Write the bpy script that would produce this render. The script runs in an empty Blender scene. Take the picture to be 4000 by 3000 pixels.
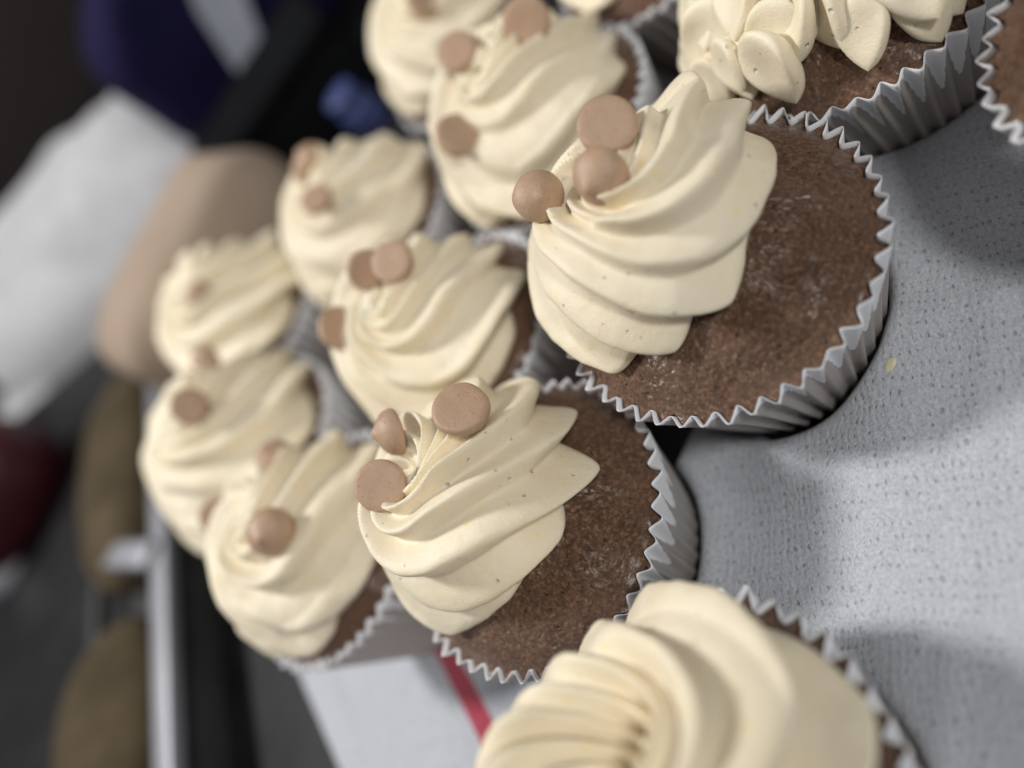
import bpy, bmesh, math, random
import numpy as np
from mathutils import Vector, Matrix
from mathutils.bvhtree import BVHTree

S = 0.01                                   # everything below is written in centimetres
scene = bpy.context.scene
col = scene.collection

# ------------------------------------------------------------------ camera
F_PX, CX, CY, CAM_H = 3139.0, 2000.0, 1500.0, 17.5
up = np.array([-.69, -.37, -.62]); up /= np.linalg.norm(up)
Zl = np.array([up[0], -up[1], -up[2]])
fw = np.array([0, 0, -1.0]); Yl = fw - (fw @ Zl) * Zl; Yl /= np.linalg.norm(Yl)
Xl = np.cross(Yl, Zl)
ROT = np.stack([Xl, Yl, Zl])               # camera axes -> world axes
CAM = np.array([0, 0, CAM_H])
cam_data = bpy.data.cameras.new("camera")
cam_data.sensor_width = 36.0
cam_data.lens = 36.0 * F_PX / 4000.0
cam_data.clip_start, cam_data.clip_end = 0.005, 20.0
cam_data.dof.use_dof = True
cam_data.dof.focus_distance = 16.4 * S
cam_data.dof.aperture_fstop = cam_data.lens / 7.5
cam = bpy.data.objects.new("camera", cam_data); col.objects.link(cam)
M = Matrix([list(ROT[i]) + [0] for i in range(3)] + [[0, 0, 0, 1]])
M.translation = Vector(CAM * S)
cam.matrix_world = M
scene.camera = cam

# ------------------------------------------------------------------ world, lamps, exposure
world = bpy.data.worlds.new("World"); scene.world = world; world.use_nodes = True
bg = world.node_tree.nodes["Background"]
bg.inputs[0].default_value = (0.95, 0.96, 1.0, 1); bg.inputs[1].default_value = 0.17

def lamp(name, loc, target, size, power, color):
    d = bpy.data.lights.new(name, 'AREA'); d.shape = 'DISK'; d.size = size * S
    d.energy = power; d.color = color
    o = bpy.data.objects.new(name, d); col.objects.link(o)
    v = Vector(loc) * S; o.location = v
    o.rotation_euler = (Vector(target) * S - v).to_track_quat('-Z', 'Y').to_euler()
    return o
lamp("ceiling_lamp", (-38, 82, 118), (0, 15, 3), 20, 16.5, (1.0, 0.98, 0.96))
lamp("room_light", (25, -80, 95), (0, 16, 3), 24, 8.0, (1.0, 0.985, 0.96))
scene.view_settings.view_transform = 'Standard'; scene.view_settings.look = 'None'
scene.view_settings.exposure = 0.0; scene.view_settings.gamma = 1.0
scene.view_settings.use_curve_mapping = False

# ------------------------------------------------------------------ helpers
def ray(px, py):
    d = ROT @ np.array([(px - CX) / F_PX, -(py - CY) / F_PX, -1.0])
    return d / np.linalg.norm(d)
def at_z(px, py, z):
    d = ray(px, py); return CAM + d * ((z - CAM_H) / d[2])
def pic_dir(right, down, toward):          # a direction given along the camera's axes -> world
    v = ROT @ np.array([right, -down, toward], float); return v / np.linalg.norm(v)

def tag(o, label=None, cat=None, group=None, kind=None):
    if label: o['label'] = label
    if cat: o['category'] = cat
    if group: o['group'] = group
    if kind: o['kind'] = kind
    return o
def empty(name, loc, label, cat, group=None):
    o = bpy.data.objects.new(name, None); col.objects.link(o); o.location = Vector(loc) * S
    o.empty_display_size = .01
    return tag(o, label, cat, group)
def mesh_obj(name, V, Fc, mat, parent=None, attrs=None, smooth=True):
    me = bpy.data.meshes.new(name)
    V = np.asarray(V, float) * S
    if isinstance(Fc, np.ndarray):
        n, k = Fc.shape
        me.vertices.add(len(V)); me.vertices.foreach_set('co', V.ravel())
        me.loops.add(n * k); me.loops.foreach_set('vertex_index', Fc.ravel().astype(np.int32))
        me.polygons.add(n); me.polygons.foreach_set('loop_start', np.arange(0, n * k, k, dtype=np.int32))
        me.update(calc_edges=True); me.validate()
    else:
        me.from_pydata(V.tolist(), [], [tuple(map(int, f)) for f in Fc]); me.update()
    if smooth: me.polygons.foreach_set('use_smooth', np.ones(len(me.polygons), bool))
    for k, a in (attrs or {}).items():
        at = me.attributes.new(k, 'FLOAT', 'POINT'); at.data.foreach_set('value', np.asarray(a, np.float32))
    me.materials.append(mat)
    o = bpy.data.objects.new(name, me); col.objects.link(o)
    if parent: o.parent = parent
    return o
def grid_faces(nu, nv, wrap=True, flip=False):
    i = np.arange(nu - 1)[:, None]; j = np.arange(nv if wrap else nv - 1)[None, :]
    j2 = (j + 1) % nv
    a, b, c, d = i * nv + j, i * nv + j2, (i + 1) * nv + j2, (i + 1) * nv + j
    q = np.stack([a, b, c, d], -1).reshape(-1, 4)
    return q[:, ::-1].copy() if flip else q
def smooth01(x): x = np.clip(x, 0, 1); return x * x * (3 - 2 * x)
def noise(seed, n=7, base=1.0, fall=.75):
    """sum of random sine waves: a smooth pseudo-noise of a 3-vector"""
    r = np.random.default_rng(seed)
    K = r.normal(size=(n, 3)) * base * (1 + np.arange(n)[:, None] * .45); P = r.uniform(0, 6.28, n)
    W = fall ** np.arange(n); W /= W.sum()
    return lambda X: (np.sin(X @ K.T + P) * W).sum(-1)

# ------------------------------------------------------------------ materials
def new_mat(name):
    m = bpy.data.materials.new(name); m.use_nodes = True
    nt = m.node_tree; p = nt.nodes['Principled BSDF']
    return m, nt, p
def N(nt, t, **kw):
    n = nt.nodes.new(t)
    for k, v in kw.items():
        if k.startswith('i_'): n.inputs[k[2:].replace('_', ' ')].default_value = v
        else: setattr(n, k, v)
    return n
def L(nt, a, b): nt.links.new(a, b)
def objco(nt, scale=1.0, rot=0.0):
    tc = N(nt, 'ShaderNodeTexCoord'); mp = N(nt, 'ShaderNodeMapping')
    mp.inputs['Scale'].default_value = (scale,) * 3 if not isinstance(scale, tuple) else scale
    mp.inputs['Rotation'].default_value = (0, 0, rot)
    L(nt, tc.outputs['Object'], mp.inputs['Vector']); return mp.outputs[0]
def noise_tex(nt, co, scale, detail=4, rough=.55):
    n = N(nt, 'ShaderNodeTexNoise'); n.inputs['Scale'].default_value = scale
    n.inputs['Detail'].default_value = detail; n.inputs['Roughness'].default_value = rough
    L(nt, co, n.inputs['Vector']); return n.outputs['Fac']
def ramp(nt, f, stops):
    r = N(nt, 'ShaderNodeValToRGB'); cr = r.color_ramp
    while len(cr.elements) < len(stops): cr.elements.new(.5)
    for e, (p, c) in zip(cr.elements, stops):
        e.position = p; e.color = (*c, 1) if len(c) == 3 else c
    L(nt, f, r.inputs[0]); return r.outputs[0]
def mixc(nt, f, a, b):
    m = N(nt, 'ShaderNodeMix', data_type='RGBA')
    if hasattr(f, 'links'): L(nt, f, m.inputs[0])
    else: m.inputs[0].default_value = f
    for v, k in ((a, 6), (b, 7)):
        if hasattr(v, 'links'): L(nt, v, m.inputs[k])
        else: m.inputs[k].default_value = (*v, 1)
    return m.outputs[2]
def math_(nt, op, a, b=None, c=None):
    m = N(nt, 'ShaderNodeMath', operation=op)
    for k, v in enumerate((a, b, c)):
        if v is None: continue
        if hasattr(v, 'links'): L(nt, v, m.inputs[k])
        else: m.inputs[k].default_value = v
    return m.outputs[0]
def bump(nt, p, h, dist, strength=1.0, prev=None):
    b = N(nt, 'ShaderNodeBump'); b.inputs['Distance'].default_value = dist; b.inputs['Strength'].default_value = strength
    L(nt, h, b.inputs['Height'])
    if prev: L(nt, prev, b.inputs['Normal'])
    L(nt, b.outputs[0], p.inputs['Normal']); return b.outputs[0]
BLACK, WHITE = (0, 0, 0), (1, 1, 1)

# frosting: cream buttercream with small yellow and orange flecks
m_frost, nt, p = new_mat('buttercream')
co = objco(nt, 100)                        # object coordinates in cm, shifted per piece
oi = N(nt, 'ShaderNodeObjectInfo'); sh = N(nt, 'ShaderNodeVectorMath', operation='MULTIPLY_ADD')
L(nt, oi.outputs['Random'], sh.inputs[0]); sh.inputs[1].default_value = (37., 53., 71.); L(nt, co, sh.inputs[2]); co = sh.outputs[0]
c = mixc(nt, ramp(nt, noise_tex(nt, co, .8, 3), [(.35, BLACK), (.7, WHITE)]), (.81, .715, .53), (.84, .76, .595))
v1 = N(nt, 'ShaderNodeTexVoronoi'); v1.inputs['Scale'].default_value = 1.7; L(nt, co, v1.inputs['Vector'])
wob = noise_tex(nt, co, 9, 3)
d1 = math_(nt, 'ADD', v1.outputs['Distance'], math_(nt, 'MULTIPLY', wob, .12))
f1 = ramp(nt, d1, [(.13, WHITE), (.20, BLACK)])
c = mixc(nt, math_(nt, 'MULTIPLY', f1, .6), c, (.86, .68, .26))
v2 = N(nt, 'ShaderNodeTexVoronoi'); v2.inputs['Scale'].default_value = 3.1; L(nt, co, v2.inputs['Vector'])
f2 = ramp(nt, math_(nt, 'ADD', v2.outputs['Distance'], math_(nt, 'MULTIPLY', wob, .10)), [(.10, WHITE), (.14, BLACK)])
sel = math_(nt, 'GREATER_THAN', N(nt, 'ShaderNodeSeparateColor').outputs[0], .5)
sc_ = [n for n in nt.nodes if n.type == 'SEPARATE_COLOR'][0]; L(nt, v2.outputs['Color'], sc_.inputs[0])
c = mixc(nt, math_(nt, 'MULTIPLY', math_(nt, 'MULTIPLY', f2, sel), .75), c, (.66, .36, .13))
L(nt, c, p.inputs['Base Color'])
p.inputs['Roughness'].default_value = .42; p.inputs['Specular IOR Level'].default_value = .35
p.inputs['Subsurface Weight'].default_value = .28; p.inputs['Subsurface Radius'].default_value = (1.0, .72, .38)
p.inputs['Subsurface Scale'].default_value = .0024
h = math_(nt, 'ADD', noise_tex(nt, co, 26, 4, .6), math_(nt, 'MULTIPLY', noise_tex(nt, co, 4, 2), 1.2))
bb = bump(nt, p, h, .00022, .7)
v3 = N(nt, 'ShaderNodeTexVoronoi'); v3.inputs['Scale'].default_value = 2.4; L(nt, co, v3.inputs['Vector'])
bump(nt, p, ramp(nt, math_(nt, 'ADD', v3.outputs['Distance'], math_(nt, 'MULTIPLY', wob, .06)), [(.06, BLACK), (.13, WHITE)]), .0010, .8, bb)

# cake: brown crumb with a moist, pitted skin
m_cake, nt, p = new_mat('brown_cake')
co = objco(nt, 100)
n1 = noise_tex(nt, co, 1.1, 4); n2 = noise_tex(nt, co, 11, 5, .7)
c = mixc(nt, ramp(nt, n1, [(.35, BLACK), (.68, WHITE)]), (.092, .042, .020), (.150, .075, .040))
c = mixc(nt, ramp(nt, n2, [(.48, BLACK), (.68, WHITE)]), c, (.31, .175, .105))
v = N(nt, 'ShaderNodeTexVoronoi'); v.inputs['Scale'].default_value = 4.2; L(nt, co, v.inputs['Vector'])
pd = math_(nt, 'ADD', v.outputs['Distance'], math_(nt, 'MULTIPLY', noise_tex(nt, co, 8, 3), .35))
pit = ramp(nt, pd, [(.20, BLACK), (.30, WHITE)])
c = mixc(nt, pit, (.03, .013, .008), c)
L(nt, c, p.inputs['Base Color'])
L(nt, ramp(nt, noise_tex(nt, co, 1.6, 3), [(.40, (.22,) * 3), (.66, (.55,) * 3)]), p.inputs['Roughness'])
p.inputs['Specular IOR Level'].default_value = .6
b1 = bump(nt, p, math_(nt, 'ADD', noise_tex(nt, co, 15, 5, .75), math_(nt, 'MULTIPLY', noise_tex(nt, co, 5, 3), .9)), .0007, 1.0)
bump(nt, p, pit, .0009, .9, b1)
cb = N(nt, 'ShaderNodeBump'); cb.inputs['Distance'].default_value = .00010; L(nt, noise_tex(nt, co, 13, 4, .7), cb.inputs['Height'])
L(nt, cb.outputs[0], p.inputs['Coat Normal']); p.inputs['Coat Roughness'].default_value = .20
L(nt, ramp(nt, noise_tex(nt, co, .7, 3), [(.48, (.04,) * 3), (.62, (.75,) * 3)]), p.inputs['Coat Weight'])

# paper liner: white paper, grey-brown where the fat has soaked through
m_paper, nt, p = new_mat('liner_paper')
co = objco(nt, 100)
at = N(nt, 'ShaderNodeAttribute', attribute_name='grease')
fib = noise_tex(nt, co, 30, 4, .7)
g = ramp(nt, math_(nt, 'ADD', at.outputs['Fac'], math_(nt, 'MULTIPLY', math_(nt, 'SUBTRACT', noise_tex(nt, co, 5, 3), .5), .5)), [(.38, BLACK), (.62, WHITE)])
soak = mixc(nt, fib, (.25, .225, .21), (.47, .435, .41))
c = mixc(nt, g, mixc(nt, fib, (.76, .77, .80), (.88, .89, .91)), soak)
L(nt, c, p.inputs['Base Color']); p.inputs['Roughness'].default_value = .55
bump(nt, p, fib, .0001, .6)

# peanut-coloured chips
m_chip, nt, p = new_mat('peanut_chip')
co = objco(nt, 100)
c = mixc(nt, noise_tex(nt, co, 3, 4), (.40, .255, .16), (.50, .345, .235))
v = N(nt, 'ShaderNodeTexVoronoi'); v.inputs['Scale'].default_value = 6.5; L(nt, co, v.inputs['Vector'])
c = mixc(nt, ramp(nt, v.outputs['Distance'], [(.05, WHITE), (.12, BLACK)]), c, (.16, .075, .04))
bl = ramp(nt, noise_tex(nt, co, 4.5, 5, .7), [(.60, BLACK), (.72, WHITE)])
c = mixc(nt, math_(nt, 'MULTIPLY', bl, .5), c, (.66, .50, .40))
L(nt, c, p.inputs['Base Color']); p.inputs['Roughness'].default_value = .48
p.inputs['Subsurface Weight'].default_value = .1; p.inputs['Subsurface Scale'].default_value = .001
bump(nt, p, math_(nt, 'ADD', noise_tex(nt, co, 14, 4, .6), bl), .00022, .7)

# white towel, open weave with rows of little holes
def towel_mat(name, stripes):
    m, nt, p = new_mat(name)
    co = objco(nt, 100, 0 if stripes else math.radians(-33))
    w = N(nt, 'ShaderNodeTexNoise'); w.inputs['Scale'].default_value = .9; w.inputs['Detail'].default_value = 3; L(nt, co, w.inputs['Vector'])
    va = N(nt, 'ShaderNodeVectorMath', operation='MULTIPLY_ADD'); L(nt, w.outputs['Color'], va.inputs[0])
    va.inputs[1].default_value = (.55,) * 3; L(nt, co, va.inputs[2])
    sp = N(nt, 'ShaderNodeSeparateXYZ'); L(nt, va.outputs[0], sp.inputs[0])
    sx = math_(nt, 'SINE', math_(nt, 'MULTIPLY', sp.outputs[0], 2 * math.pi / .27))
    sy = math_(nt, 'SINE', math_(nt, 'MULTIPLY', sp.outputs[1], 2 * math.pi / .17))
    fine = ramp(nt, noise_tex(nt, co, 13, 5, .75), [(.30, BLACK), (.70, WHITE)])
    hole = math_(nt, 'ADD', math_(nt, 'MULTIPLY', math_(nt, 'ADD', sx, 1), math_(nt, 'ADD', sy, 1)), math_(nt, 'MULTIPLY', math_(nt, 'SUBTRACT', noise_tex(nt, co, 4, 4), .5), 7.0))
    hl = ramp(nt, math_(nt, 'DIVIDE', hole, 5.0), [(.66, BLACK), (.82, WHITE)])
    c = mixc(nt, fine, (.44, .462, .505), (.77, .80, .855))
    c = mixc(nt, math_(nt, 'MULTIPLY', hl, .42), c, (.22, .225, .25))
    if stripes:
        so = N(nt, 'ShaderNodeSeparateXYZ'); L(nt, co, so.inputs[0])
        d = math_(nt, 'ADD', so.outputs[0], math_(nt, 'MULTIPLY', so.outputs[1], -.20))
        for a, wd in stripes:
            f = math_(nt, 'LESS_THAN', math_(nt, 'ABSOLUTE', math_(nt, 'SUBTRACT', d, a)), wd)
            c = mixc(nt, math_(nt, 'MULTIPLY', f, .93), c, (.52, .035, .075))
    L(nt, c, p.inputs['Base Color']); p.inputs['Roughness'].default_value = .9
    p.inputs['Specular IOR Level'].default_value = .15
    p.inputs['Sheen Weight'].default_value = .15
    hgt = math_(nt, 'SUBTRACT', math_(nt, 'MULTIPLY', fine, .9), math_(nt, 'ADD', math_(nt, 'MULTIPLY', hl, .9), math_(nt, 'MULTIPLY', sy, .10)))
    bump(nt, p, hgt, .00038, .9)
    return m
m_towel = towel_mat('white_weave', None)

def plain(name, a, b, rough=.6, scale=2., bumpd=0.0, spec=.5, metal=0.0, ring=None):
    m, nt, p = new_mat(name); co = objco(nt, 100)
    n = noise_tex(nt, co, scale, 5, .6)
    L(nt, mixc(nt, ramp(nt, n, [(.3, BLACK), (.7, WHITE)]), a, b), p.inputs['Base Color'])
    p.inputs['Roughness'].default_value = rough; p.inputs['Specular IOR Level'].default_value = spec
    p.inputs['Metallic'].default_value = metal
    if bumpd: bump(nt, p, n, bumpd, .7)
    return m
m_counter = plain('black_stone', (.006, .006, .007), (.020, .020, .022), .45, .35, 0, .3)
m_wall = plain('dark_wood', (.011, .0038, .0034), (.016, .006, .005), .6, .1)
m_steel = plain('pan_metal', (.26, .265, .29), (.32, .325, .35), .5, .3, 0, .5, .55)
m_loaf = plain('brown_crust', (.050, .038, .022), (.105, .080, .048), .9, .35, .002, .1)
m_tan = plain('tan_crust', (.33, .25, .18), (.39, .31, .245), .8, .15, .001, .2)
m_cloth = plain('white_cotton', (.40, .40, .41), (.50, .50, .52), .9, .4, .001, .1)
m_navy = plain('navy_film', (.006, .005, .026), (.014, .011, .048), .85, .2, 0, .1)
m_print = plain('pale_print', (.42, .45, .53), (.52, .55, .62), .5, .3)
m_black = plain('black_plastic', (.006, .006, .007), (.009, .010, .011), .95, .2, 0, .03)
m_blue = plain('blue_plastic', (.05, .07, .20), (.08, .10, .26), .4, .3)
m_red = plain('dark_red_film', (.045, .005, .008), (.07, .008, .012), .5, .3)
m_white = plain('white_plastic', (.62, .63, .68), (.7, .71, .76), .5, .3)
m_smear = plain('yellow_smear', (.66, .60, .36), (.72, .68, .52), .5, 6, .0003)

# ------------------------------------------------------------------ counter and back wall
V = [(-160, -40, 0), (160, -40, 0), (160, 170, 0), (-160, 170, 0), (-160, -40, -4), (160, -40, -4), (160, 170, -4), (-160, 170, -4)]
tag(mesh_obj('countertop', V, [(0, 1, 2, 3), (7, 6, 5, 4), (0, 4, 5, 1), (1, 5, 6, 2), (2, 6, 7, 3), (3, 7, 4, 0)], m_counter, smooth=False), kind='structure')
V = [(-220, 170.2, -40), (220, 170.2, -40), (220, 170.2, 120), (-220, 170.2, 120), (-220, 176, -40), (220, 176, -40), (220, 176, 120), (-220, 176, 120)]
tag(mesh_obj('wall', V, [(0, 1, 2, 3), (7, 6, 5, 4), (0, 4, 5, 1), (1, 5, 6, 2), (2, 6, 7, 3), (3, 7, 4, 0)], m_wall, smooth=False), kind='structure')

# ------------------------------------------------------------------ cupcake parts
RIM_Z, RIM_R, BOT_R = 4.2, 3.5, 2.45
def dome_z(r, hd, pw=3.2):
    return RIM_Z - .12 + hd * (1 - np.clip(r / 3.38, 0, 1) ** pw)

PLEATS = 45
def pleat(seed, t):
    """pleat phase, wave and outline wobble of one liner, as functions of the angle"""
    rg = np.random.default_rng(seed)
    ph = PLEATS * t + 2.0 * sum(rg.normal() * .22 / k * np.sin(k * t + rg.uniform(0, 6.28)) for k in (3, 5, 8, 13))
    wave = np.arcsin(np.sin(ph) * .93) / 1.195 * .45 + np.sin(ph) * .55
    kn = rg.normal(size=40); aw = 1 + .26 * np.interp(t, np.linspace(0, 2 * np.pi, 41), np.r_[kn, kn[0]])
    wob = sum(rg.normal() * .5 / k * np.sin(k * t + rg.uniform(0, 6.28)) for k in (2, 3, 4, 7))
    return ph, wave * aw, wob
def liner_r(s, wave, wob, amp=.130):
    return BOT_R + (RIM_R - BOT_R) * s ** .92 + .07 * s ** 6 + .15 * wob * s + wave * amp * (.48 + .52 * s)

def liner_mesh(seed, per=12, nu=26):
    nv = PLEATS * per
    t = np.linspace(0, 2 * np.pi, nv, endpoint=False)
    ph, wave, wob = pleat(seed, t)
    s = np.linspace(0, 1, nu)[:, None]
    def layer(off):
        r = liner_r(s, wave[None], wob[None]) + off
        z = RIM_Z * s + .06 * wob[None] * s + .03 * np.sin(ph * .5 + 1)[None] * s ** 4
        return np.stack([r * np.cos(t)[None], r * np.sin(t)[None], z + 0 * r], -1).reshape(-1, 3)
    outer, inner = layer(0.0), layer(-.014)
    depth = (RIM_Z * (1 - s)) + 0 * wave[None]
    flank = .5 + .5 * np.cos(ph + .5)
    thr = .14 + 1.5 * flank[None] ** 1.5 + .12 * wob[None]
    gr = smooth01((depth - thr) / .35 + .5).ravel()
    fo = grid_faces(nu, nv); fi = grid_faces(nu, nv, flip=True) + nu * nv
    j = np.arange(nv); j2 = (j + 1) % nv; a = (nu - 1) * nv
    top = np.stack([a + j, a + j2, nu * nv + a + j2, nu * nv + a + j], -1)
    c0 = 2 * nu * nv
    V = np.vstack([outer, inner, [[0, 0, .012]]])
    faces = [tuple(f) for f in np.vstack([fo, fi, top])] + [(int(b), int(a_), c0) for a_, b in zip(j, j2)]
    return V, faces, np.r_[gr, gr, 1.0]

def cake_mesh(seed, hd, nu=60, per=8, pw=3.2, grain=0.0):
    nz, nz2 = noise(seed + 50, 7, .9), noise(seed + 60, 9, 2.6)
    nv = PLEATS * per
    t = np.linspace(0, 2 * np.pi, nv, endpoint=False)
    ph, wave, wob = pleat(seed, t)
    n1 = 16; rows_r, rows_z = [], []
    for q in np.linspace(.01, .965, n1):
        rows_r.append(liner_r(q, wave, wob) - .05); rows_z.append(RIM_Z * q + 0 * t)
    r_edge = rows_r[-1]
    for q in np.linspace(0, 1, nu - n1)[1:]:
        a = q * math.pi / 2; k = math.cos(a) ** .9 + 1e-4
        fl = math.exp(-q / .05)
        rows_r.append(k * (3.40 + .09 * wob + (r_edge - 3.40 - .09 * wob) * fl)); rows_z.append(dome_z(np.array(3.38 * k), hd, pw) + 0 * t)
    r, z = np.array(rows_r), np.array(rows_z)
    P = np.stack([r * np.cos(t), r * np.sin(t), z], -1)
    w = smooth01((z - RIM_Z + .1) / .5)
    d = .12 * nz(P) + .045 * nz2(P * 1.5)
    P[..., 2] += d * w
    if grain:                                         # crumb: fine roughness and scattered pores
        rg = np.random.default_rng(seed + 7)
        g1, g2 = rg.normal(size=r.shape), rg.normal(size=r.shape)
        for ax in (0, 1):
            for _ in range(2): g2 = (np.roll(g2, 1, ax) + g2 + np.roll(g2, -1, ax)) / 3
        P[..., 2] += grain * w * (.45 * g1 + 3.2 * g2)
        for _ in range(90):
            a_, rr_ = rg.uniform(0, 6.28), 3.3 * math.sqrt(rg.uniform(.1, 1)); sz = rg.uniform(.025, .075)
            dd = (P[..., 0] - rr_ * math.cos(a_)) ** 2 + (P[..., 1] - rr_ * math.sin(a_)) ** 2
            P[..., 2] -= w * sz * 1.3 * np.exp(-dd / sz ** 2)
    return P.reshape(-1, 3), grid_faces(len(r), nv)

def star_rope(pts, rad, n=6, nv=36, twist=0.0, sharp=.34):
    pts = np.asarray(pts, float); k = len(pts)
    T = np.gradient(pts, axis=0); T /= np.linalg.norm(T, axis=1)[:, None]
    up0 = np.array([.3, .2, 1.0]); out = []
    t = np.linspace(0, 2 * np.pi, nv, endpoint=False)
    for i in range(k):
        a = np.cross(T[i], up0); a /= np.linalg.norm(a); b = np.cross(T[i], a)
        p = (n * (t + twist * i / k) / (2 * np.pi)) % 1
        r = rad[i] * (1 - sharp * np.sin(np.pi * p) ** .8)
        out.append(pts[i] + (r * np.cos(t))[:, None] * a + (r * np.sin(t))[:, None] * b)
    return np.vstack(out), grid_faces(k, nv)

def swirl_mesh(seed, R=3.0, H=1.15, n=8, k=2.2, amp=.48, hd=1.9, nu=90, nv=300, turn=0.0, step=.28, flip=1, pit=.25, off=(0, 0), pw=3.2, k1=4.2, stepph=0.0, curl=True, flaps=(), hollow=None):
    """one piped rosette: ridges of a star tip winding up over the dome, with the layer step of the spiral"""
    rg = np.random.default_rng(seed); nz, nz2 = noise(seed + 9, 6, .55), noise(seed + 19, 8, 2.0)
    t = np.linspace(0, 2 * np.pi, nv, endpoint=False)[None]
    a = np.r_[np.linspace(-1.25, 0, nu // 5)[:-1], np.linspace(0, math.pi / 2, nu - nu // 5 + 1)][:, None]
    nu = len(a)
    ca, sa = np.clip(np.cos(a), 1e-4, 1), np.sin(a)
    r0 = R * np.where(a < 0, 1 - .22 * (1 - ca), ca ** .85)
    q = np.clip(np.where(a < 0, 1, r0 / R), .12, 1)
    z0 = np.where(a < 0, .40 * sa, H * np.abs(sa) ** .9)
    ds = np.hypot(np.diff(r0[:, 0]), np.diff(z0[:, 0])) / np.maximum(.5 * (r0[1:, 0] + r0[:-1, 0]), .32 * R)
    lg = -np.r_[0, np.cumsum(ds)][:, None]; lg = lg - lg[np.argmin(np.abs(a))]
    fr = r0 / R
    amps = (1 + .30 * rg.normal(size=n)).clip(.6, 1.45)
    base = np.stack([r0 * np.cos(t), r0 * np.sin(t), z0 + 0 * t], -1)
    calm = smooth01((fr - .15) / .5)
    ph = n * (t - turn - k * lg) / (2 * np.pi) + .24 * np.sin(2 * t + rg.uniform(0, 6)) + .18 * np.sin(3 * t + rg.uniform(0, 6)) + .09 * nz2(base * .7) * calm
    idx = np.floor(ph).astype(int) % n
    pf = ph - np.floor(ph)                            # crest in the middle of each cell
    x = np.abs(2 * pf - 1)                            # 0 at crest, 1 in the valley
    x = (np.sqrt(x * x + .17 ** 2) - .17) / (math.sqrt(1.0289) - .17)
    skew = np.where(pf < .5, x ** .92, x ** 1.12)
    crest = .88 * (1 - skew) ** 1.3 + .12 * (.5 + .5 * np.cos(np.pi * x))
    valley = smooth01((1 - x) / .25)
    am = amps[idx] * valley + (1 - valley)
    w = smooth01(fr / .50) * (1 - .20 * smooth01((fr - .6) / .4)) + .06
    low = np.where(a < 0, np.clip(1 + a / 1.25, 0, 1), 1)
    disp = amp * w * am * crest * low * (1 + .06 * nz2(base * 1.6)) + .010 * nz2(base * 2.6 + 2)
    p1 = (t - stepph - k1 * lg) / (2 * np.pi) + .03 * nz2(base * .5) * calm; p1 = p1 - np.floor(p1)
    saw = np.where(p1 < .90, (p1 / .90) ** 1.5, 1 - smooth01((p1 - .90) / .10))
    disp = disp + step * saw * smooth01((fr - .08) / .25) * (1 - smooth01((fr - .90) / .10)) * low
    nr, nzc = ca, sa * .9 + .15
    ln = np.sqrt(nr ** 2 + nzc ** 2); nr, nzc = nr / ln, nzc / ln
    foot = smooth01((fr - .80) / .2) * low
    rr = r0 + disp * nr + foot * crest * am * .14 - .12
    zz = z0 + .30 + disp * nzc - pit * np.exp(-(r0 / (.30 * R)) ** 2)
    P = np.stack([rr * np.cos(t), rr * np.sin(t), zz + 0 * t], -1)
    P[..., :2] *= (1 + .05 * nz(P))[..., None]
    P[..., 2] += .06 * nz(P + 3) + .012 * nz2(P * 1.6)
    if hollow:                                        # a deep well left between the folds
        hx, hy, hr, hd_ = hollow
        P[..., 2] -= hd_ * np.exp(-((P[..., 0] - hx) ** 2 + (P[..., 1] - hy) ** 2) / (2 * hr * hr))
    P[..., 0] += off[0]; P[..., 1] += off[1]
    rad = np.hypot(P[..., 0], P[..., 1])
    P[..., 2] += np.maximum(dome_z(rad, hd, pw), RIM_Z + .25) - np.clip(rad - 3.1, 0, None) * .25
    V, Fc = P.reshape(-1, 3), grid_faces(nu, nv)
    topz = dome_z(np.array(0.), hd, pw) + H + .3 - pit
    for fx, fy, fz, yaw, tilt, sz in flaps:           # torn flaps where the nozzle was pulled away
        Vp, Fp = petal_mesh(seed + 200 + int(yaw * 10), 1.3, .85, .42)
        cy, sy, ct, st_ = math.cos(yaw), math.sin(yaw), math.cos(tilt), math.sin(tilt)
        Rm = np.array([[cy, -sy, 0], [sy, cy, 0], [0, 0, 1]]) @ np.array([[ct, 0, -st_], [0, 1, 0], [st_, 0, ct]])
        Vp = (Vp * sz) @ Rm.T + np.array([off[0] + fx, off[1] + fy, topz + fz])
        Fc = np.vstack([Fc, Fp + len(V)]); V = np.vstack([V, Vp])
    if curl:
        m = 16; q = np.linspace(0, 1, m); th = rg.uniform(0, 6.28) - q * 3.6
        rc = .75 * (1 - q) ** .8 + .02
        pts = np.stack([rc * np.cos(th) + off[0], rc * np.sin(th) + off[1], topz - .15 + .55 * q ** 1.2], -1)
        Vr, Fr = star_rope(pts, (.46 * (1 - q ** 2.2) + .03) * smooth01(q / .25 + .35), 4, 40, .8, .22)
        Fc = np.vstack([Fc, Fr + len(V)]); V = np.vstack([V, Vr])
    return V, Fc

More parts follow.
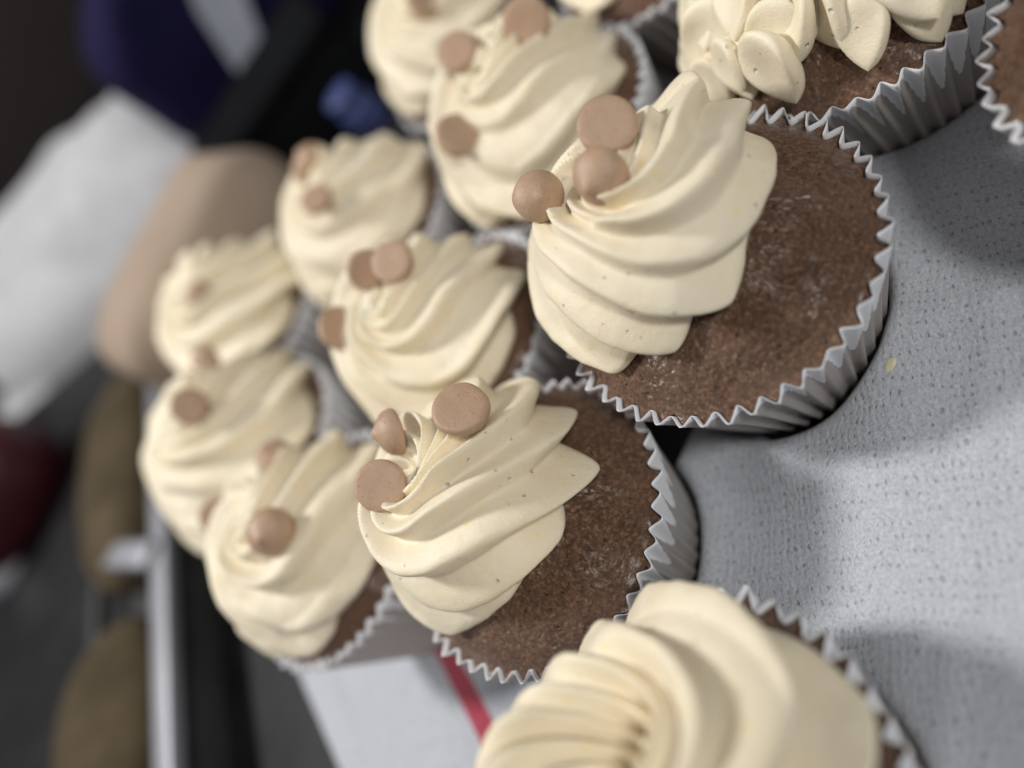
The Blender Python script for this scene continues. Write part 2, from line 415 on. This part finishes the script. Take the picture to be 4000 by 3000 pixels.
def petal_mesh(seed, length=1.2, width=.95, th=.55):
    """one leaf-shaped dollop: a thick tongue, hollowed along the middle, rounded rim"""
    nz = noise(seed, 6, 1.6)
    nu, nv = 22, 30
    u = np.linspace(0, 1, nu)[:, None]; t = np.linspace(0, 2 * np.pi, nv, endpoint=False)[None]
    cl = np.sqrt(np.clip((1 - u ** 10) * (1 - (1 - u) ** 10), 0, 1))
    half = cl * width / 2 * np.sin(np.pi * (u * .90 + .08) ** .8) ** .65 + .004
    thick = cl * th / 2 * np.sin(np.pi * (u * .93 + .05)) ** .45
    y = half * np.sign(np.cos(t)) * np.abs(np.cos(t)) ** .85
    z = thick * np.sign(np.sin(t)) * np.abs(np.sin(t)) ** .8
    yy = y / (width / 2)
    z = z + .30 * yy ** 2 * u - .22 * (1 - yy ** 2) * (np.sin(t) > 0) * np.sin(np.pi * u) * .6 + .45 * (1 - u) ** 2 - .10 * u
    x = length * (u - .15) + 0 * t
    P = np.stack([x, y, z], -1); P += (.11 * nz(P))[..., None] * np.array([.5, .8, 1])
    return P.reshape(-1, 3), grid_faces(nu, nv)

# ------------------------------------------------------------------ cupcakes
CUP_GROUP = 'frosted brown cupcakes on the counter'
surfaces = {}
def cupcake(key, xy, z, label, axis=(0, 0, 1), spin=0.0, seed=1, detail=1.0, hd=1.6, pw=2.3, frost=None, swirl=True, scale=1.0):
    e = empty('cupcake', (xy[0], xy[1], z), label, 'cupcake', CUP_GROUP)
    ax = Vector(axis).normalized()
    e.rotation_mode = 'QUATERNION'
    e.rotation_quaternion = Vector((0, 0, 1)).rotation_difference(ax) @ Matrix.Rotation(spin, 3, 'Z').to_quaternion()
    e.scale = (scale,) * 3
    V, Fc, gr = liner_mesh(seed, per=12 if detail > .8 else 8, nu=26 if detail > .8 else 14)
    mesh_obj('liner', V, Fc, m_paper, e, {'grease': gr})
    V, Fc = cake_mesh(seed, hd, pw=pw, **(dict(nu=150, per=14, grain=.018) if detail > .9 else {})); cake = mesh_obj('cake', V, Fc, m_cake, e)
    out = {'empty': e, 'cake': cake}
    if swirl:
        f = dict(nu=int(120 * detail), nv=int(420 * detail)); f.update(frost or {})
        V, Fc = swirl_mesh(seed, hd=hd, pw=pw, **f); out['frosting'] = mesh_obj('frosting', V, Fc, m_frost, e)
    surfaces[key] = out
    return out

# nearest rows
cupcake('A', (4.17, 12.45), .92, 'sharp cupcake with three clustered chips and a wide bare glossy cake edge against the towel', axis=(.012, -.14, .988), seed=3, hd=1.6, pw=2.3,
        frost=dict(R=2.82, H=1.4, n=8, k=2.2, turn=.3, off=(.05, 1.15), stepph=2.2, step=.30, curl=False))
cupcake('B', (-2.85, 13.9), .2, 'sharp frosted cupcake with two flat chips and one standing on edge, beside the dark gap', axis=(.04, -.05, .998), seed=33,
        frost=dict(R=2.7, H=1.5, n=8, k=2.1, turn=1.0, off=(-.12, .70), stepph=3.6, step=.28, amp=.52, curl=False))
cupcake('F', (-4.8, 6.65), .25, 'blurred nearest cupcake with deep shaded folds, cut off by the bottom edge', seed=14,
        frost=dict(R=2.9, H=1.5, n=8, k=2.2, turn=.2, pit=.5, curl=False, amp=.66, step=.34, off=(.15, .10), hollow=(.75, .50, .72, 1.7)))
cupcake('H', (11.5, 13.1), .35, 'cupcake topped with separate leaf-shaped dollops instead of a swirl', axis=(0, -.06, .998), seed=21, swirl=False)
cupcake('I', (10.7, 5.2), .5, 'cupcake of which only the white liner rim and dark cake show in the corner', seed=24, hd=1.4,
        frost=dict(R=2.6, H=1.1, off=(.5, -.2)))
cupcake('D', (.3, 20.05), .2, 'blurred swirled cupcake right behind the two sharp ones, two chips on its far shoulder', seed=31, detail=.7,
        frost=dict(R=2.7, H=1.15, n=8, off=(0, -.3), turn=.2))
cupcake('E', (-6.9, 20.6), .25, 'blurred cupcake standing on the red-striped towel with one big chip on top', seed=36, detail=.7,
        frost=dict(R=3.0, H=1.2, n=7, turn=2.0))
cupcake('G', (7.4, 21.0), .2, 'large slightly blurred cupcake with three chips, behind the sharpest one', seed=42, detail=.8,
        frost=dict(R=3.15, H=1.2, n=8, turn=1.4))
cupcake('D2', (2.7, 28.2), .2, 'blurred cupcake whose frosting shows against the tan loaf and black box', seed=47, detail=.6,
        frost=dict(R=3.3, H=1.3, n=7, turn=.9))
cupcake('L2', (-6.5, 27.4), .2, 'blurred cupcake beside the metal pan edge, chips along its far side', seed=52, detail=.6, scale=1.06,
        frost=dict(R=3.35, H=1.4, n=8, turn=.1))
cupcake('L1', (-2.8, 33.9), .2, 'farthest blurred cupcake standing directly in front of the tan loaf', seed=57, detail=.6, scale=1.05,
        frost=dict(R=3.25, H=1.4, n=8, turn=2.6))
cupcake('G2', (10.6, 29.4), .2, 'blurred cupcake in front of the navy bag, one chip cut by the top edge', seed=62, detail=.6,
        frost=dict(R=3.1, H=1.2, n=8, turn=1.9))
cupcake('J', (14.3, 21.0), .2, 'cupcake half hidden at the top edge, white liner and a frosting tip in view', seed=67, detail=.7,
        frost=dict(R=2.5, H=1.1, n=8, off=(-.2, .5)))
bpy.context.view_layer.update()

def bvh(o):
    me = o.data; mw = o.matrix_world
    return BVHTree.FromPolygons([mw @ v.co for v in me.vertices], [tuple(p_.vertices) for p_ in me.polygons])
trees = {(k, n): bvh(o[n]) for k, o in surfaces.items() for n in ('cake', 'frosting') if n in o}
def hit(key, px, py, part='frosting'):
    d = Vector(ray(px, py)); loc, nor, _, _ = trees[(key, part)].ray_cast(Vector(CAM * S), d)
    if loc is None:
        loc, nor, _, _ = trees[(key, part)].find_nearest(Vector(CAM * S) + d * ((surfaces[key]['empty'].matrix_world @ Vector((0, 0, .055)) - Vector(CAM * S)).dot(d)))
    if nor.dot(d) > 0: nor = -nor
    return np.array(loc) / S, np.array(nor)

# leaf-shaped dollops on cupcake H
H_ = surfaces['H']; He = H_['empty']; inv = He.matrix_world.inverted()
def frame(x, z):
    x = np.asarray(x, float); z = np.asarray(z, float); z /= np.linalg.norm(z)
    x = x - (x @ z) * z; x /= np.linalg.norm(x); y = np.cross(z, x)
    return Matrix([[x[0], y[0], z[0]], [x[1], y[1], z[1]], [x[2], y[2], z[2]]]).to_4x4()
V, Fc = swirl_mesh(71, R=1.8, H=.3, n=7, hd=1.6, pw=2.3, nu=40, nv=120, off=(-.55, 1.0), curl=False, amp=.2)
heap = mesh_obj('frosting', V, Fc, m_frost, He)
petal_meshes = []
for i in range(5):
    V, Fc = petal_mesh(80 + i); o = mesh_obj('petal', V, Fc, m_frost, heap); petal_meshes.append(o)
PETALS = [(3585, -25, .5, 1, 1.2), (3420, 55, .05, 1, 1.0), (3190, 40, -.6, 1, 1.45), (3075, 160, -.1, 1, 1.55), (2975, 60, -.4, 1, 1.1), (2930, 205, -.1, 1, 1.15),
          (2860, 90, -.5, 1, 1.1), (2835, 285, .15, 1, 1.15), (2765, 235, -.9, .7, .85), (2760, 60, -.6, .6, 1.5), (2850, -40, -.6, .4, 1.4), (3010, -40, -.3, 1, 1.4), (3290, -50, 0, 1, 1.4),
          (3150, -90, -.2, 1, 1.3), (2700, -30, -1, .3, 1.2), (3470, -110, .4, 1, 1.4), (3040, 90, -.5, 1, .9), (2790, 160, -.7, .6, 1.0)]
rp = random.Random(5)
for px, py, dx, dy, sz in list(PETALS):               # smaller dollops squeezed between the larger ones
    PETALS.append((px + rp.uniform(-70, 70), py - rp.uniform(10, 80), dx + rp.uniform(-.7, .7), dy, sz * .8))
for i, (px, py, dx, dy, sz) in enumerate(PETALS):
    pt, nor = hit('H', px - 15, py - 30, 'cake')
    if np.linalg.norm(pt - np.array([11.5, 13.1, 5.5])) > 4.5: continue
    src = petal_meshes[i % 5]
    o = src if i < 5 else src.copy()
    if i >= 5: col.objects.link(o); o.parent = heap
    sz *= rp.uniform(.92, 1.18); dx += rp.uniform(-.35, .35); nn = nor + np.array([rp.uniform(-.35, .35), rp.uniform(-.35, .35), .25])
    m = frame(pic_dir(dx, dy, .1), nn); m.translation = Vector((pt + nor * (.16 + .07 * (i % 4))) * S)
    o.matrix_parent_inverse = Matrix.Identity(4)
    o.matrix_local = inv @ m @ Matrix.Scale(sz, 4)

# ------------------------------------------------------------------ chips
def chip_mesh(seed):
    nz = noise(seed, 6, 2.2)
    prof = [(.001, .0), (.30, .0), (.55, .005), (.64, .03), (.68, .10), (.675, .20), (.64, .33), (.56, .45), (.44, .555), (.31, .63), (.21, .68), (.14, .73), (.06, .765), (.001, .77)]
    pr = np.array(prof); nv = 48
    q = np.linspace(0, len(pr) - 1, 34); r = np.interp(q, np.arange(len(pr)), pr[:, 0]); z = np.interp(q, np.arange(len(pr)), pr[:, 1])
    t = np.linspace(0, 2 * np.pi, nv, endpoint=False)[None]
    bend = np.clip(z - .5, 0, 1) ** 1.3
    P = np.stack([r[:, None] * np.cos(t) + .45 * bend[:, None], r[:, None] * np.sin(t) + .12 * bend[:, None], z[:, None] + 0 * t], -1)
    P += (.022 * nz(P * 1.6))[..., None] * np.array([1, 1, .6])
    return P.reshape(-1, 3), grid_faces(len(r), nv)
chip_src = []
def chip(key, px, py, tip, label, lift=.1, size=1.0):
    """tip = direction the pointed end faces, along the camera's axes (right, down, toward)"""
    pt, nor = hit(key, px, py)
    d = pic_dir(*tip)
    i = chip.n; chip.n += 1; size *= .85
    if i < 4:
        V, Fc = chip_mesh(90 + i); o = mesh_obj('peanut_chip', V, Fc, m_chip); chip_src.append(o)
    else:
        o = chip_src[i % 4].copy(); col.objects.link(o)
    mid = pt - ray(px, py) * lift + np.array([0, 0, .05])
    ref = np.array([.3, .5, .8]) if abs(d[2]) < .9 else np.array([1, 0, 0])
    m = frame(ref, d); m.translation = Vector((mid - d * .28 * size) * S)
    o.matrix_world = m @ Matrix.Rotation(1.3 * i, 4, 'Z') @ Matrix.Scale(size, 4)
    tag(o, label, 'baking chip', 'peanut-coloured chips on the frosting')
    return o
chip.n = 0
chip('A', 2380, 505, (.15, .12, -1), 'flat round chip highest in the picture of three on the sharpest cupcake', .40, 1.0)
chip('A', 2345, 705, (-.55, .55, .62), 'oval chip leaning against the flat one on the sharpest cupcake', .45, .98)
chip('A', 2112, 768, (.05, .10, 1), 'chip with its little tip facing the viewer, overhanging the frosting edge', .35, .92)
chip('B', 1812, 1612, (.15, .55, -.83), 'flat chip with visible rim nearest the centre of its swirl, above the folded peak', .25, 1.03)
chip('B', 1500, 1900, (.12, .12, -1), 'flat round chip at the outer edge of its swirl, below the one on edge', .25, .98)
chip('B', 1492, 1710, (-.9, .25, .35), 'chip standing on edge with its point upward beside two flat ones', .25, .92)
chip('D', 1440, 1055, (-.3, -.3, -.9), 'blurred chip, outer one of a pair behind the two sharp cupcakes', .2, 1.0)
chip('D', 1545, 1030, (.3, .1, -.9), 'blurred chip, inner one of a pair behind the two sharp cupcakes', .2, 1.0)
chip('D', 1330, 1290, (-.5, .3, -.8), 'blurred orange-brown chip alone on the edge of the middle swirl', .2, 1.1)
chip('D2', 1200, 670, (-.3, .3, .8), 'blurred chip, upper of two close together in front of the tan loaf', .15, 1.05)
chip('D2', 1245, 785, (.2, .3, -.8), 'blurred darker chip, lower of two close together in front of the tan loaf', .15, .95)
chip('D2', 1060, 520, (-.6, -.3, .6), 'blurred chip at the frosting edge nearest the black box', .15, 1.0)
chip('G', 1750, 170, (.3, .1, -.9), 'oval greyish chip on the large blurred swirl, beside the cupcake by the navy bag', .15, 1.05)
chip('G', 2065, 90, (.2, -.4, -.8), 'big brown chip half sunk in the large blurred swirl near the top edge', .15, 1.15)
chip('G', 1790, 540, (-.2, .2, -.9), 'pinkish chip low on the edge of the large blurred swirl', .15, 1.1)
chip('G2', 1660, 15, (-.2, .2, -.9), 'chip cut by the top edge of the picture on the swirl by the navy bag', .15, 1.1)
chip('L1', 775, 1150, (-.3, .2, .8), 'small blurred chip on the farthest swirl by the tan loaf', .15, .95)
chip('L2', 755, 1370, (-.3, .2, .8), 'small blurred chip at the far end of the swirl beside the metal pan', .15, .95)
chip('L2', 745, 1590, (-.3, .2, -.8), 'blurred chip midway along the swirl edge facing the metal pan', .15, 1.05)
chip('L2', 850, 2020, (-.3, .3, -.8), 'blurred chip at the near end of the swirl beside the metal pan', .15, .95)
chip('E', 1060, 2085, (-.1, .1, 1), 'big blurred round chip on the swirl over the red-striped towel', .15, 1.15)
chip('E', 1045, 1775, (-.3, -.5, .7), 'blurred reddish chip at the top fold of the swirl over the red-striped towel', .15, 1.0)

# ------------------------------------------------------------------ the white towel in front, bunched into a soft ridge
xs, ys = np.linspace(-9, 19, 250), np.linspace(-6, 13.2, 200)
Xg, Yg = np.meshgrid(xs, ys)
cups = [(4.17, 12.2, 2.52), (-2.85, 13.9, 2.85), (11.5, 13.1, 2.55), (10.7, 5.2, 2.6), (-4.8, 6.65, 2.6)]
d = np.full(Xg.shape, 99.0)
nzt = noise(5, 6, .5)
P3 = np.stack([Xg, Yg, 0 * Xg], -1)
for cx_, cy_, r_ in cups: d = np.minimum(d, np.hypot(Xg - cx_, Yg - cy_) - r_)
back = 12.9 - Yg + .4 * np.sin(Xg * .5 + 1)
left = Xg + 8.3 + .3 * np.sin(Yg * .6)
d = np.minimum(np.minimum(d, back), left)
hill = np.sqrt(1 - (1 - np.clip(d / .62, 0, 1)) ** 2)
top = 1.6 + .40 * nzt(P3) + .28 * np.sin((Xg * .55 - Yg * .85) * .9 + 1.2 * nzt(P3 * .7 + 3)) - .05 * np.clip(5 - Yg, 0, 20)
top += .06 * np.exp(-((Xg * .8 + Yg * .6 - 9.5) / .35) ** 2) + .05 * np.exp(-((Xg * .35 - Yg * .94 + 5.2) / .3) ** 2)
Zt = .06 + (top - .06) * hill
keep = d > -.15
idx = -np.ones(Xg.shape, int); idx[keep] = np.arange(keep.sum())
V = np.stack([Xg[keep], Yg[keep], Zt[keep]], -1)
q = np.stack([idx[:-1, :-1], idx[:-1, 1:], idx[1:, 1:], idx[1:, :-1]], -1).reshape(-1, 4)
q = q[(q >= 0).all(1)]
tw = mesh_obj('towel', V, q, m_towel)
tag(tw, 'white open-weave towel bunched up in front of the sharp cupcakes', 'towel')
towel_tree = bvh(tw)

# striped towel lying under the cupcakes on the lower left
m_stripe = towel_mat('white_weave_red_stripe', [(-12.10, .36)])
us, vs = np.linspace(0, 1, 90), np.linspace(0, 1, 120)
U, W = np.meshgrid(us, vs)
xl = np.interp(W, [0, .55, 1], [-16.4, -14.3, -13.0]); Xs = xl + U * 11.0; Ys = 4 + W * 24.5
nzs = noise(15, 6, .5)
Q = np.stack([Xs, Ys, 0 * Xs], -1)
Zs = .16 + .06 * nzs(Q) + .10 * np.exp(-((Xs * .95 - Ys * .2 + 16.3) / .25) ** 2) + .06 * np.exp(-((Xs * .9 + Ys * .1 + 9.2) / .3) ** 2)
top_v = np.stack([Xs, Ys, Zs], -1).reshape(-1, 3); bot = top_v.copy(); bot[:, 2] = .02
ft = grid_faces(120, 90, wrap=False); n0 = len(top_v)
edge = list(range(90)) + [90 * i + 89 for i in range(1, 120)] + list(range(119 * 90 + 88, 119 * 90 - 1, -1)) + [90 * i for i in range(118, 0, -1)]
side = [(a_, n0 + a_, n0 + b_, b_) for a_, b_ in zip(edge, edge[1:] + edge[:1])]
st = mesh_obj('striped_towel', np.vstack([top_v, bot]), np.vstack([ft, np.array(side)]), m_stripe)
tag(st, 'flat white towel with a red stripe under the blurred cupcakes', 'towel')

# smears of frosting
def blob(name, pt, sx, sy, sz, seed, mat, label, cat):
    nz = noise(seed, 6, 2.0); nu, nv = 16, 26
    a = np.linspace(-math.pi / 2, math.pi / 2, nu)[:, None]; t = np.linspace(0, 2 * np.pi, nv, endpoint=False)[None]
    P = np.stack([np.cos(a) * np.cos(t), np.cos(a) * np.sin(t), np.sin(a) + 0 * t], -1)
    P *= (1 + .25 * nz(P * 1.3))[..., None]; P *= np.array([sx, sy, sz])
    o = mesh_obj(name, P.reshape(-1, 3), grid_faces(nu, nv), mat); o.location = Vector(pt) * S
    return tag(o, label, cat)
r_ = Vector(ray(3478, 1425)); loc = towel_tree.ray_cast(Vector(CAM * S), r_)[0]
if loc is not None:
    blob('frosting_smear', np.array(loc) / S + np.array([0, 0, .01]), .17, .10, .025, 4, m_smear, 'small yellow smear on the towel beside the white liner', 'smear')
A_ = surfaces['A']; lt = bvh([c_ for c_ in A_['empty'].children if c_.name.startswith('liner')][0])
loc = lt.ray_cast(Vector(CAM * S), Vector(ray(3318, 1140)))[0]
if loc is not None:
    blob('frosting_smear', np.array(loc) / S, .13, .10, .09, 6, m_frost, 'dab of frosting stuck on the pleated liner rim', 'smear')

# ------------------------------------------------------------------ things behind
def lump(sx, sy, sz, seed, nu=28, nv=56, rough=.06, sq=.8):
    nz, n2 = noise(seed, 6, 1.3), noise(seed + 3, 7, 3.4)
    a = np.linspace(-math.pi / 2, math.pi / 2, nu)[:, None]; t = np.linspace(0, 2 * np.pi, nv, endpoint=False)[None]
    pw = lambda v, e: np.sign(v) * np.abs(v) ** e
    P = np.stack([pw(np.cos(a), sq) * pw(np.cos(t), sq), pw(np.cos(a), sq) * pw(np.sin(t), sq), pw(np.sin(a), sq) + 0 * t], -1)
    P *= (1 + rough * nz(P) + rough * .4 * n2(P))[..., None]
    return (P * np.array([sx, sy, sz])).reshape(-1, 3), grid_faces(nu, nv)
def box(x0, x1, y0, y1, z0, z1):
    V = [(x0, y0, z0), (x1, y0, z0), (x1, y1, z0), (x0, y1, z0), (x0, y0, z1), (x1, y0, z1), (x1, y1, z1), (x0, y1, z1)]
    return V, [(3, 2, 1, 0), (4, 5, 6, 7), (0, 1, 5, 4), (1, 2, 6, 5), (2, 3, 7, 6), (3, 0, 4, 7)]
def bevel_box(name, b, mat, parent, r=.25):
    V, Fc = box(*b); o = mesh_obj(name, V, Fc, mat, parent, smooth=False)
    bm = bmesh.new(); bm.from_mesh(o.data)
    bmesh.ops.bevel(bm, geom=bm.edges[:], offset=r * S, segments=3, profile=.5, affect='EDGES')
    bm.to_mesh(o.data); bm.free(); o.data.polygons.foreach_set('use_smooth', np.ones(len(o.data.polygons), bool)); return o

# metal pan with two long loaves: local x along the near edge, y away from it
p0, p1 = at_z(612, 1450, 3.0), at_z(655, 3050, 3.0)
dirv = (p1 - p0); ln = np.hypot(*dirv[:2]); ang = math.atan2(dirv[1], dirv[0])
pan = empty('baking_pan', (p0[0], p0[1], 0), 'silver divided metal pan holding two brown loaves', 'baking pan')
pan.rotation_euler.z = ang
split = ln * .55
bevel_box('rim', (-8, ln + 6, -1.15, .25, 2.3, 3.0), m_steel, pan, .2)
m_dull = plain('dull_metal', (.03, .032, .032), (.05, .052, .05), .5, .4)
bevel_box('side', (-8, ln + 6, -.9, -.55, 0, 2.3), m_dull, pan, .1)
dv = bevel_box('divider', (-.7, .7, -6.5, .3, 2.2, 3.5), m_steel, pan, .2); dv.location = Vector((split, -.7, 0)) * S; dv.rotation_euler.z = math.radians(208) - ang
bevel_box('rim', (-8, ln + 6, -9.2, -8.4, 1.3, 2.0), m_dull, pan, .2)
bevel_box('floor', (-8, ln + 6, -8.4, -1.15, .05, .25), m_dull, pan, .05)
def pan_thing(name, V, Fc, mat, loc, label, cat):
    o = mesh_obj(name, V, Fc, mat); ca, sa = math.cos(ang), math.sin(ang)
    x, y, z = loc; o.location = Vector((p0[0] + x * ca - y * sa, p0[1] + x * sa + y * ca, z)) * S; o.rotation_euler.z = ang
    return tag(o, label, cat, 'brown loaves in the metal pan')
V, Fc = lump(8.6, 3.2, 2.3, 101)
pan_thing('brown_loaf', V, Fc, m_loaf, (3.6, -4.6, 2.1), 'long brown loaf on the far side of the pan divider, by the tan loaf', 'loaf')
V, Fc = lump(6.5, 3.5, 2.5, 107)
pan_thing('brown_loaf', V, Fc, m_loaf, (split + 7.2, -4.8, 1.9), 'thick brown loaf on the near side of the pan divider, cut by the bottom edge', 'loaf')

# tan loaf behind the far cupcakes
c = at_z(850, 1090, 4.2)
V, Fc = lump(6.6, 4.0, 4.1, 113, 36, 64, .08, .55)
o = mesh_obj('tan_loaf', V, Fc, m_tan); o.location = Vector((c[0], c[1], 4.0)) * S; o.rotation_euler.z = math.radians(8)
tag(o, 'blurred pale tan rounded loaf behind the farthest cupcakes', 'loaf')

# crumpled white cloth beyond
nzc, nzd = noise(121, 7, .12), noise(122, 7, .30)
U, W = np.meshgrid(np.linspace(-1, 1, 110), np.linspace(-1, 1, 80))
Xc, Yc = U * 27, W * 13
env = np.sqrt(np.clip(1 - (np.abs(U) ** 2.6 + np.abs(W) ** 2.2), 0, 1))
Pc = np.stack([Xc, Yc, 0 * Xc], -1)
fold = np.abs(np.sin(Yc * .42 + Xc * .05 + 2.0 * nzc(Pc)))
Zc = .1 + env * (7.5 + 2.5 * nzc(Pc) + .9 * fold + .6 * nzd(Pc))
o = mesh_obj('white_cloth', np.stack([Xc, Yc, Zc], -1).reshape(-1, 3), grid_faces(80, 110, wrap=False), m_cloth)
c = at_z(290, 880, 4.5); o.location = Vector((c[0], c[1], 0)) * S; o.rotation_euler.z = math.radians(-52)
tag(o, 'blurred crumpled white cloth heaped beyond the pan and tan loaf', 'cloth')

# navy bag with pale print, black box, blue lid, red pouch, white tub
c = at_z(900, 60, 6)
bag = empty('navy_bag', (c[0], c[1], 0), 'blurred navy bag with a pale bent print on its front', 'bag')
bag.rotation_euler.z = math.radians(12)
V, Fc = lump(9, 4.5, 7.0, 131, 36, 64, .05, .6); V[:, 2] += 6.9
bo = mesh_obj('body', V, Fc, m_navy, bag)
bt = BVHTree.FromPolygons([Vector(v_) for v_ in V], [tuple(int(k_) for k_ in f_) for f_ in Fc])
pr, pf = [], []
path = np.array([(-4.0, 4.2), (-1.8, 7.6), (1.0, 10.2), (3.4, 8.0), (4.6, 5.6)]); wd = [1.2, 1.7, 2.1, 1.9, 1.2]
qq = np.linspace(0, 4, 33)
for k_, s_ in enumerate(qq):
    x_, z_ = np.interp(s_, range(5), path[:, 0]), np.interp(s_, range(5), path[:, 1]); w_ = np.interp(s_, range(5), wd)
    tx = np.interp(min(s_ + .2, 4), range(5), path[:, 0]) - np.interp(max(s_ - .2, 0), range(5), path[:, 0])
    tz = np.interp(min(s_ + .2, 4), range(5), path[:, 1]) - np.interp(max(s_ - .2, 0), range(5), path[:, 1]); l_ = math.hypot(tx, tz)
    for e_ in np.linspace(-1, 1, 7):
        xx, zz = x_ - tz / l_ * w_ * e_, z_ + tx / l_ * w_ * e_
        h_ = bt.ray_cast(Vector((xx, -20, zz)), Vector((0, 1, 0)))[0]
        pr.append((xx, (h_[1] if h_ else -4.5) - .06, zz))
mesh_obj('print', pr, grid_faces(33, 7, wrap=False), m_print, bag)

c = at_z(1090, 420, 3)
kb = empty('black_box', (c[0], c[1], 0), 'blurred black box between the navy bag and the cupcakes', 'box'); kb.rotation_euler.z = math.radians(-20)
bevel_box('body', (-6, 6, -4, 4, 0, 4.2), m_black, kb, .6); bevel_box('lid', (-6.3, 6.3, -4.3, 4.3, 4.2, 5.2), m_black, kb, .4)

c = at_z(1420, 440, 1.0)
bl_ = empty('blue_jar', (c[0], c[1], 0), 'small blurred blue jar glimpsed between two cupcakes', 'jar')
def lathe(prof, nv=32):
    pr = np.array(prof, float); t = np.linspace(0, 2 * np.pi, nv, endpoint=False)[None]
    P = np.stack([pr[:, :1] * np.cos(t), pr[:, :1] * np.sin(t), pr[:, 1:] + 0 * t], -1); return P.reshape(-1, 3), grid_faces(len(pr), nv)
V, Fc = lathe([(.01, 0), (1.0, 0), (1.1, .1), (1.1, 1.8), (.9, 2.1), (.01, 2.1)]); mesh_obj('body', V, Fc, m_blue, bl_)
V, Fc = lathe([(.01, 2.1), (1.0, 2.1), (1.0, 2.7), (.9, 2.8), (.01, 2.8)]); mesh_obj('lid', V, Fc, m_blue, bl_)

c = at_z(0, 1960, 3)
V, Fc = lump(6, 4, 4, 141, 24, 48, .08, .7); o = mesh_obj('red_pouch', V, Fc, m_red); o.location = Vector((c[0], c[1], 3.8)) * S
tag(o, 'dark red pouch blurred at the left edge beyond the pan', 'pouch')
c = at_z(-60, 2200, 2)
wt = empty('white_tub', (c[0], c[1], 0), 'white tub blurred at the left edge below the red pouch', 'tub')
V, Fc = lathe([(.01, 0), (2.0, 0), (2.3, .2), (2.5, 3.0), (.01, 3.0)]); mesh_obj('body', V, Fc, m_white, wt)
V, Fc = lathe([(.01, 3.0), (2.65, 3.0), (2.65, 3.5), (2.5, 3.6), (.01, 3.6)]); mesh_obj('lid', V, Fc, m_white, wt)
